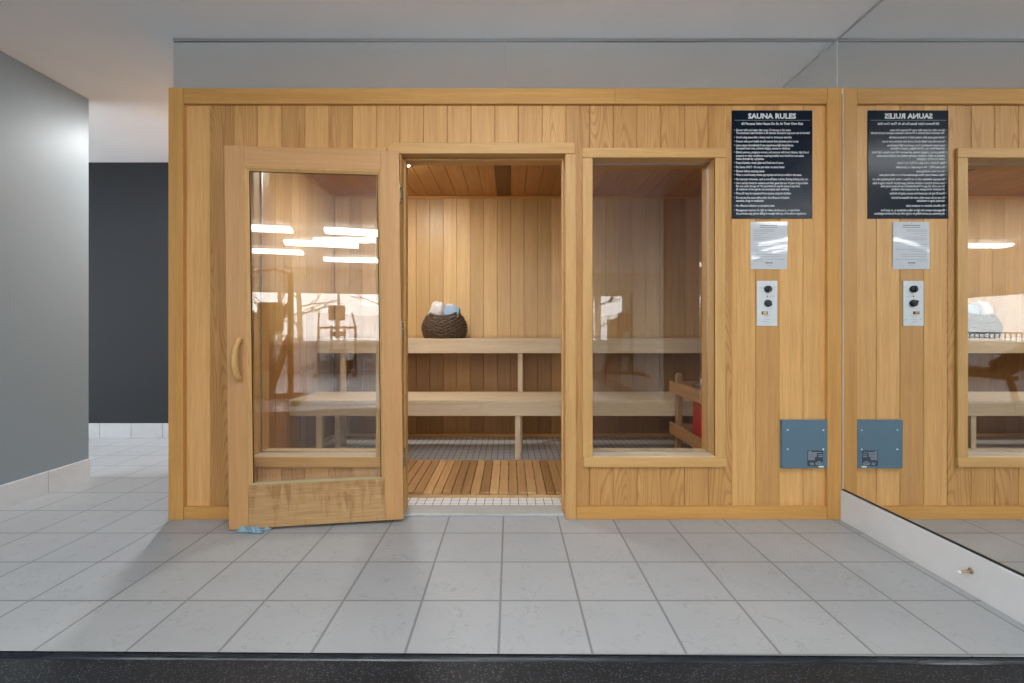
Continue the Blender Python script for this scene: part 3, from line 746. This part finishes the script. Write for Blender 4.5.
# ------------------------------------------------------------------ signs and controls on the front
YS = YF-.001
sx = lambda c: PX(710+c*.20498, YF); sz = lambda c: PZ(90+c*.20498, YF)
sg = empty('rules_sign', (sx(301), YF, sz(628)), 'navy SAUNA RULES sign with white lettering at the upper right', 'sign')
bx(sx(105),sx(497),YF-.005,YF-.0002,sz(628),sz(101)).build('sign_panel', M['navy'], sg, bevel=.001)
yl = YF-.0056
m = MB(); m.text('SAUNA RULES', sx(183), sx(417), sz(129), .0275, yl, bold=.038)
m.build('title_lettering', M['white_ink'], sg, recalc=False)
bx(sx(118),sx(485),yl-.0001,yl+.0003,sz(150.8),sz(149)).build('rule_line', M['silver_ink'], sg)
m = MB(); m.text('All Persons Using Sauna Do So At Their Own Risk', sx(150), sx(452), sz(166), .0135, yl, bold=.03)
LINES = [(392,197,1,'Shower with cool water after every 10 minutes in the sauna.'),
 (483,211,0,'The maximum total duration is 30 minutes. Excessive exposure can be harmful'),
 (395,232,1,'Avoid using sauna after a heavy meal or strenuous exercise'),
 (428,252,1,'Persons with poor health should consult their physician prior to use'),
 (405,271,1,'Leave sauna immediately if you experience light-headedness,'),
 (388,286,0,'increased heart rate, extreme fatigue, nausea or dizziness'),
 (478,305,1,'Elderly persons, pregnant women, and persons with heart disease, high blood'),
 (455,322,0,'pressure or other conditions requiring medical care should not use sauna'),
 (262,337,0,'unless directed by a physician.'),
 (355,356,1,'Keep all plastic, metal, glass and food out of sauna'),
 (362,377,1,'Dry Sauna ONLY - Do not put water on sauna heater'),
 (262,397,1,'Shower before entering sauna'),
 (443,415,1,'Wear a towel loosely where appropriate and sit on it while in the sauna'),
 (477,436,1,'No improper swimwear, such as cut-off jeans, t-shirts, flowing bathing suits, etc.'),
 (477,455,1,'Use is strictly limited to residents and their guest that are 18 years of age & older.'),
 (437,470,0,'No one under the age of 14 is permitted to use the sauna at any time.'),
 (385,485,0,'(A maximum of two guests can accompany each resident).'),
 (392,505,1,'Photo ID may be requested from anyone using the facilities'),
 (385,526,1,'Do not use the sauna while under the influence of alcohol,'),
 (260,541,0,'narcotics, drugs or medication'),
 (312,565,1,'No offensive behavior or excessive noise'),
 (435,587,1,'Management reserves the right to refuse admittance to, or eject from'),
 (468,603,0,'the premises, any person failing to comply with any of the above regulations.')]
for x1, zc, bul, s in LINES:
    m.text(s, sx(125), sx(x1), sz(zc), .0125, yl, bold=.022)
    if bul: m.box(sx(116),sx(119.5),yl-.0002,yl,sz(zc+1.2),sz(zc-1.2))
m.build('rules_lettering', M['white_ink'], sg, recalc=False)
# laminated instruction sheet, slightly buckled
cx = lambda c: PX(745+c*.046875, YF); cz = lambda c: PZ(218+c*.046875, YF)
x0, x1, z1, z0 = cx(115), cx(895), cz(83), PZ(269.3, YF)
sh = empty('instruction_sheet', ((x0+x1)/2, YF, z0), 'laminated white instruction sheet below the navy sign', 'notice')
def wob(x, z):
    u = (x-x0)/(x1-x0); v = (z-z0)/(z1-z0)
    return .0036+.0020*math.sin(v*3.4+.6-u*1.1)+.0006*math.sin(u*4)
m = MB(); nx, nz = 16, 20
vs = [(x0+(x1-x0)*i/nx, YF-wob(x0+(x1-x0)*i/nx, z0+(z1-z0)*j/nz), z0+(z1-z0)*j/nz) for j in range(nz+1) for i in range(nx+1)]
m.add(vs, [(j*(nx+1)+i, j*(nx+1)+i+1, (j+1)*(nx+1)+i+1, (j+1)*(nx+1)+i) for j in range(nz) for i in range(nx)], smooth=True)
m.box(x0,x1,YF-.0004,YF+.0004,z0,z1)
m.build('sheet', M['paper'], sh, recalc=False)
def strokes(mb, xa, xb, zc, h, rr, seg=.010):
    """a line of print too small to read: short dashes following the sheet"""
    x = xa
    while x < xb-.002:
        w = min(rr.uniform(.5,1.3)*seg, xb-x); k = max(2, int(w/.004)+1)
        for i in range(k):
            a = x+w*i/k; b = x+w*(i+1)/k
            vs = [(p, YF-wob(p, q)-.0004, q) for p, q in ((a,zc-h/2),(b,zc-h/2),(b,zc+h/2),(a,zc+h/2))]
            mb.add(vs, [(0,1,2,3)], (.5,.5,.5))
        x += w+rr.uniform(.0015,.0025)
rr = random.Random(3)
m = MB(); strokes(m, cx(325), cx(680), cz(160), .0042, rr, .014); strokes(m, cx(312), cx(695), cz(202), .003, rr); m.build('heading_print', M['dark_ink'], sh, recalc=False)
m = MB(); strokes(m, cx(420), cx(580), cz(576+385), .0055, rr, .03)
m.build('footer_print', M['dark_ink'], sh, recalc=False)
m = MB(); strokes(m, cx(490), cx(530), cz(118), .0042, rr, .006)
for a, b, z in ((165,605,255),(165,600,285),(165,460,330),(160,330,380),(180,700,430),(180,560,470),(400,840,535),(165,480,565),(180,580,40+576),(190,835,95+576),(190,560,138+576),(190,730,200+576),(190,720,245+576),(165,835,308+576),(165,400,345+576),(450,555,435+576)):
    strokes(m, cx(a), cx(b), cz(z), .0022, rr)
m.build('body_print', M['grey_ink'], sh, recalc=False)
# control plate
kx = lambda c: PX(750+c*.07606, YF); kz = lambda c: PZ(278+c*.07606, YF)
cp = empty('control_panel', (kx(220), YF, kz(630)), 'white sauna control plate with two black knobs under the notice', 'control panel')
bx(kx(85),kx(353),YF-.006,YF-.0002,kz(630),kz(38)).build('faceplate', M['plate'], cp, bevel=.0015)
for zc, ang in ((148, PI/2), (333, -PI/4)):
    c = (kx(224), YF-.006, kz(zc))
    k = MB().lathe([(0,-.016),(.015,-.016),(.0185,-.013),(.0205,0),(0,0)], c, 'Y', 28).build('knob', M['knob'], cp)
    WLOC[k.name] = WLOC[cp.name]
    dx, dz = math.cos(ang)*.0175, math.sin(ang)*.0175
    MB().beam((c[0]-dx,c[1]-.018,c[2]-dz),(c[0]+dx,c[1]-.018,c[2]+dz),.009,.010,up=(0,1,0)).build('knob_ridge', M['knob_ridge'], k, bevel=.001)
MB().lathe([(0,-.004),(.003,-.003),(.004,0),(0,0)], (kx(220),YF-.006,kz(241)), 'Y', 14).build('indicator_light', M['red_led'], cp)
sw = MB().box(kx(146),kx(224),YF-.0085,YF-.006,kz(479),kz(440)).build('switch_bezel', M['knob'], cp)
WLOC[sw.name] = WLOC[cp.name]
MB().box(kx(160),kx(208),YF-.012,YF-.0086,kz(477),kz(443)).build('switch_rocker', M['amber'], sw, bevel=.001)
for a, b in ((126,120),(320,122),(121,547),(316,549)):
    MB().lathe([(0,-.0018),(.003,-.0014),(.0038,0),(0,0)], (kx(a),YF-.006,kz(b)), 'Y', 12).build('screw', M['steel'], cp)
m = MB(); rr = random.Random(5)
for a, b, z in ((180,260,492),(190,235,512),(180,260,545),(165,230,573),(200,250,590),(245,320,240)):
    x = kx(a)
    while x < kx(b): w = rr.uniform(.003,.008); m.box(x, min(x+w,kx(b)), YF-.0065, YF-.006, kz(z)-.0009, kz(z)+.0009); x += w+.002
m.build('plate_print', M['grey_ink'], cp)
# blue cover plate
qx = lambda c: PX(760+c*.17563, 2.62); qz = lambda c: PZ(400+c*.17563, 2.62)
ap = empty('junction_box', (qx(250), YF, qz(387)), 'square blue steel cover box low on the planks beside the mirror', 'junction box')
bx(qx(120),qx(380),2.612,YF-.0002,qz(387),qz(113)).build('cover', M['blue'], ap, bevel=.003)
for a, b in ((153,169),(355,170),(153,278),(355,279)):
    MB().lathe([(0,-.003),(.004,-.0025),(.0055,0),(0,0)], (qx(a),2.612,qz(b)), 'Y', 14).build('screw', M['white_stick'], ap)
lx = lambda c: PX(802+c*.03807, 2.61); lz_ = lambda c: PZ(446+c*.03807, 2.61)
npz = bx(lx(148),lx(552),2.6108,2.612,lz_(525),lz_(120)).build('rating_label', M['nameplate'], ap); WLOC[npz.name] = WLOC[ap.name]
m = MB(); rr = random.Random(11)
for k in range(9):
    z = 135+k*27; end = 250 if k == 0 else 520 if k == 1 else 390 if k < 6 else 340; x = 165
    while x < end: w = rr.uniform(20,70); m.box(lx(x), lx(min(x+w,end)), 2.6104, 2.6107, lz_(z+20), lz_(z)); x += w+6
for a, b, z in ((430,540,222),(430,540,270),(205,310,440),(350,550,440),(220,310,475),(360,540,478),(400,500,405)):
    m.box(lx(a), lx(b), 2.6104, 2.6107, lz_(z+22), lz_(z))
m.build('label_print', M['silver_ink'], npz)
bx(lx(440),lx(572),2.6100,2.6119,lz_(565),lz_(522)).build('white_sticker', M['white_stick'], ap)

# ------------------------------------------------------------------ lights
def gym_light(x, y):
    root = empty('ceiling_light', (x,y,CEIL))
    MB().box(x-.64,x+.64,y-.13,y+.13,CEIL-.045,CEIL-.001).build('lamp_housing', M['lamp_white'], root)
    prof = [(-.15,-.045),(-.15,-.07),(-.11,-.10),(.11,-.10),(.15,-.07),(.15,-.045)]
    MB().prism([(y+a, CEIL+b) for a, b in prof], 'X', x-.62, x+.62).build('lamp_diffuser', M['diffuser'], root)
    return root
LIGHTS = [(-2.75,-2.75,'above the tall cable machine'), (-1.0,-2.65,'second row, right of the cable machine'), (-1.82,-3.9,'centred in the door glass reflection'),
 (-2.95,-5.0,'lowest at the left of the door glass reflection'), (-1.4,-5.8,'lowest at the right of the door glass reflection'), (-4.9,-3.3,'seen in the mirrored window'),
 (.1,-.7,'added unseen just behind the camera to light the sauna front'), (.1,.9,'added out of view before the doorway to brighten floor and ceiling'), (-4.9,-1.4,'nearest the gym corner'),]  # the two nearest the sauna are added, unseen, to brighten front, floor and ceiling
first = None
for x, y, where in LIGHTS:
    if first is None: o = first = gym_light(x, y)
    else: o = copy_tree(first); o.location = (x, y, CEIL)
    tag(o, 'long white fluorescent gym light '+where, 'ceiling light', 'gym ceiling lights')
cl = empty('downlight', (-2.4,3.95,CEIL), 'round ceiling downlight in the corridor left of the sauna', 'ceiling light')
MB().lathe([(0,-.001),(.12,-.001),(.12,-.02),(.10,-.024),(.10,-.01),(0,-.01)], (-2.4,3.95,CEIL), 'Z', 32).build('lamp_housing', M['lamp_white'], cl)
MB().lathe([(.098,-.014),(.08,-.024),(0,-.03)], (-2.4,3.95,CEIL), 'Z', 32).build('lamp_diffuser', M['corr_lamp'], cl)

# ------------------------------------------------------------------ exercise machines reflected in the glass
def chest_press(x, y, label):
    r = empty('exercise_machine', (x,y,-.018), label, 'exercise machine', 'gym machines'); z = -.018
    m = MB()
    for s in (-1,1):
        m.beam((x+s*.42,y-.5,z+.04),(x+s*.42,y+.5,z+.04),.07,.07); m.beam((x+s*.42,y-.1,z+.07),(x+s*.42,y-.1,z+1.18),.055,.055); m.beam((x+s*.15,y-.3,z+.07),(x+s*.15,y-.3,z+1.2),.05,.05)
    m.beam((x-.42,y-.1,z+1.15),(x+.42,y-.1,z+1.15),.055,.055); m.beam((x-.42,y-.3,z+.05),(x+.42,y-.3,z+.05),.07,.07); m.beam((x,y,z+.9),(x,y,z+1.35),.06,.06); m.beam((x-.18,y-.3,z+1.0),(x+.18,y-.3,z+1.0),.2,.12)
    m.build('frame', M['gym_metal'], r, bevel=.008)
    bx(x-.2,x+.2,y-.42,y-.22,z+.1,z+.62).build('weight_stack', M['gym_metal'], r, bevel=.01)
    bx(x-.38,x+.38,y-.2,y+.25,z+.14,z+.36).build('base_cover', M['gym_pad'], r, bevel=.03)
    bx(x-.2,x+.2,y+.05,y+.5,z+.42,z+.52).build('seat', M['gym_pad'], r, bevel=.035)
    bx(x-.19,x+.19,y-.03,y+.05,z+1.32,z+1.68).build('backrest', M['gym_pad'], r, bevel=.035)
    for s in (-1,1):
        MB().tube([(x+s*.42,y-.1,z+1.15),(x+s*.40,y+.1,z+1.3),(x+s*.36,y+.2,z+1.5)], .022, 10).build('handle', M['gym_silver'], r)
    return r
def cable_machine(x, y, s, label):
    r = empty('exercise_machine', (x,y,-.018), label, 'exercise machine', 'gym machines'); z = -.018
    m = MB()
    m.beam((x-.5,y-.4,z+.04),(x-.5,y+.5,z+.04),.08,.08); m.beam((x+.5,y-.4,z+.04),(x+.5,y+.5,z+.04),.08,.08); m.beam((x-.5,y-.3,z+.05),(x+.5,y-.3,z+.05),.08,.08)
    m.beam((x-.45*s,y+.1,z+.08),(x+.30*s,y-.25,z+1.5),.09,.09); m.beam((x+.30*s,y-.3,z+.06),(x+.30*s,y-.3,z+2.0),.08,.08); m.beam((x+.1*s,y+.3,z+.08),(x+.3*s,y-.2,z+1.0),.08,.08)
    m.build('frame', M['gym_metal'], r, bevel=.01)
    bx(x-.16-.1*s,x+.16-.1*s,y-.45,y-.2,z+.1,z+1.35).build('weight_stack', M['gym_silver'], r, bevel=.01)
    bx(x-.2,x+.2,y+.05,y+.45,z+.5,z+.6).build('seat', M['gym_pad'], r, bevel=.035)
    bx(x+.08*s-.18,x+.08*s+.18,y-.02,y+.06,z+1.05,z+1.5).build('backrest', M['gym_pad'], r, bevel=.035)
    MB().tube([(x-.3*s,y+.1,z+1.75),(x-.2*s,y,z+1.95),(x+.1*s,y-.1,z+2.02),(x+.3*s,y-.3,z+1.98)], .03, 10).build('arm', M['gym_silver'], r)
    return r
def bench_machine(x, y, label):
    r = empty('weight_bench', (x,y,-.018), label, 'weight bench'); z = -.018
    m = MB()
    for s in (-1,1):
        m.beam((x-.25,y+s*.6,z+.03),(x+.25,y+s*.6,z+.03),.07,.06); m.beam((x,y+s*.6,z+.05),(x,y+s*.5,z+.42),.06,.06)
    m.beam((x,y-.6,z+.4),(x,y+.6,z+.4),.07,.06); m.build('frame', M['gym_metal'], r, bevel=.008)
    bx(x-.15,x+.15,y-.65,y+.3,z+.44,z+.53).build('pad', M['gym_pad'], r, bevel=.03)
    b = MB(); b.beam((x,y+.3,z+.48),(x,y+.85,z+.82),.3,.09,up=(1,0,0)); b.build('backrest', M['gym_pad'], r, bevel=.03)
    return r
chest_press(-1.85,-6.7,'black chest press machine before the gym window, reflected in the open door glass')
cable_machine(-2.45,-2.5,1,'tall black cable machine with a slanted frame, reflected at the left of the door glass')
cable_machine(1.05,-5.7,-1,'black cable machine reflected at the left edge of the fixed sauna window')
bench_machine(-3.4,-1.75,'low black weight bench reflected in the sauna window seen in the mirror')

# ------------------------------------------------------------------ outdoors beyond the gym windows
m = MB(); nx, ny = 40, 24; vs = []
for j in range(ny+1):
    for i in range(nx+1):
        x = -22+44*i/nx; y = GY-.25-.85*j
        vs.append((x, y, -.3+.006*(GY-y)**2+.35*mnoise.noise(Vector((x*.3,y*.3,0)))*min(1,(GY-y)*.15)))
m.add(vs, [(j*(nx+1)+i, j*(nx+1)+i+1, (j+1)*(nx+1)+i+1, (j+1)*(nx+1)+i) for j in range(ny) for i in range(nx)], smooth=True)
struct(m.build('ground', M['snow'], origin=(0,0,0)), 'snow covered slope outside the gym windows', 'ground')
m = MB().box(-18,GXL-.2,-8.2,2,-.5,-.3)
struct(m.build('ground_terrace', M['snow']), 'snowy terrace outside the gym side window', 'ground')
rl = empty('railing', (-8.8,-3.2,-.3), 'dark terrace railing outside the gym side window', 'railing')
m = MB().box(-8.82,-8.78,-8,1.5,.98,1.02); m.build('top_rail', M['rail'], rl)
m = MB(); y = -8
while y < 1.5: m.box(-8.81,-8.79,y,y+.02,-.3,.98); y += .13
m.build('balusters', M['rail'], rl)['kind'] = 'stuff'
def tree(x, y, h, seed, label):
    q = random.Random(seed); m = MB(); z0 = -.5+.006*(GY-y)**2
    base = Vector((x,y,z0)); top = base+Vector((q.uniform(-.3,.3),q.uniform(-.3,.3),h))
    m.tube([base, base.lerp(top,.5)+Vector((q.uniform(-.1,.1),0,0)), top], [.11,.08,.02], 8)
    def branch(p, d, L, r, lev):
        e = p+d*L; m.tube([p, p+d*L*.5+Vector((0,0,.04*L)), e], [r,r*.7,r*.25], 5)
        if lev:
            for _ in range(4):
                t = q.uniform(.3,.95); dd = (d+Vector((q.uniform(-.8,.8),q.uniform(-.8,.8),q.uniform(-.2,.7)))).normalized()
                branch(p+d*L*t, dd, L*.5, r*.5, lev-1)
    for k in range(13):
        t = .22+.75*k/13; a = q.uniform(0, 2*PI)
        branch(base.lerp(top,t), Vector((math.cos(a),math.sin(a),q.uniform(.1,.6))).normalized(), h*.32*(1.15-t), .04*(1.2-t), 2)
    tag(m.build('bare_tree', M['bark'], recalc=False), label, 'tree', 'bare trees outside the gym window')
spots = [(-7.6,-13,5.5,'leafless tree at the left end of the gym window'),(-3.6,-12.6,5,'slim leafless tree left of the gym window middle'),(.2,-13.2,5.2,'leafless tree near the gym window middle'),(4.2,-12.6,5.5,'leafless tree at the right end of the gym window'),
 (-5.6,-19,6.5,'tall leafless tree far up the snowy slope, left'),(-.6,-20,6.5,'tall leafless tree far up the snowy slope, middle'),(4.4,-19,6,'tall leafless tree far up the snowy slope, right')]
for i, q in enumerate(spots): tree(q[0], q[1], q[2], 20+i, q[3])

# ------------------------------------------------------------------ sky light and view
w = bpy.data.worlds.new('World'); scene.world = w; w.use_nodes = True
bg = w.node_tree.nodes['Background']; bg.inputs[0].default_value = (.92,.96,1,1); bg.inputs[1].default_value = 7.0
scene.view_settings.view_transform = 'Standard'; scene.view_settings.look = 'None'
scene.view_settings.exposure = 0.27
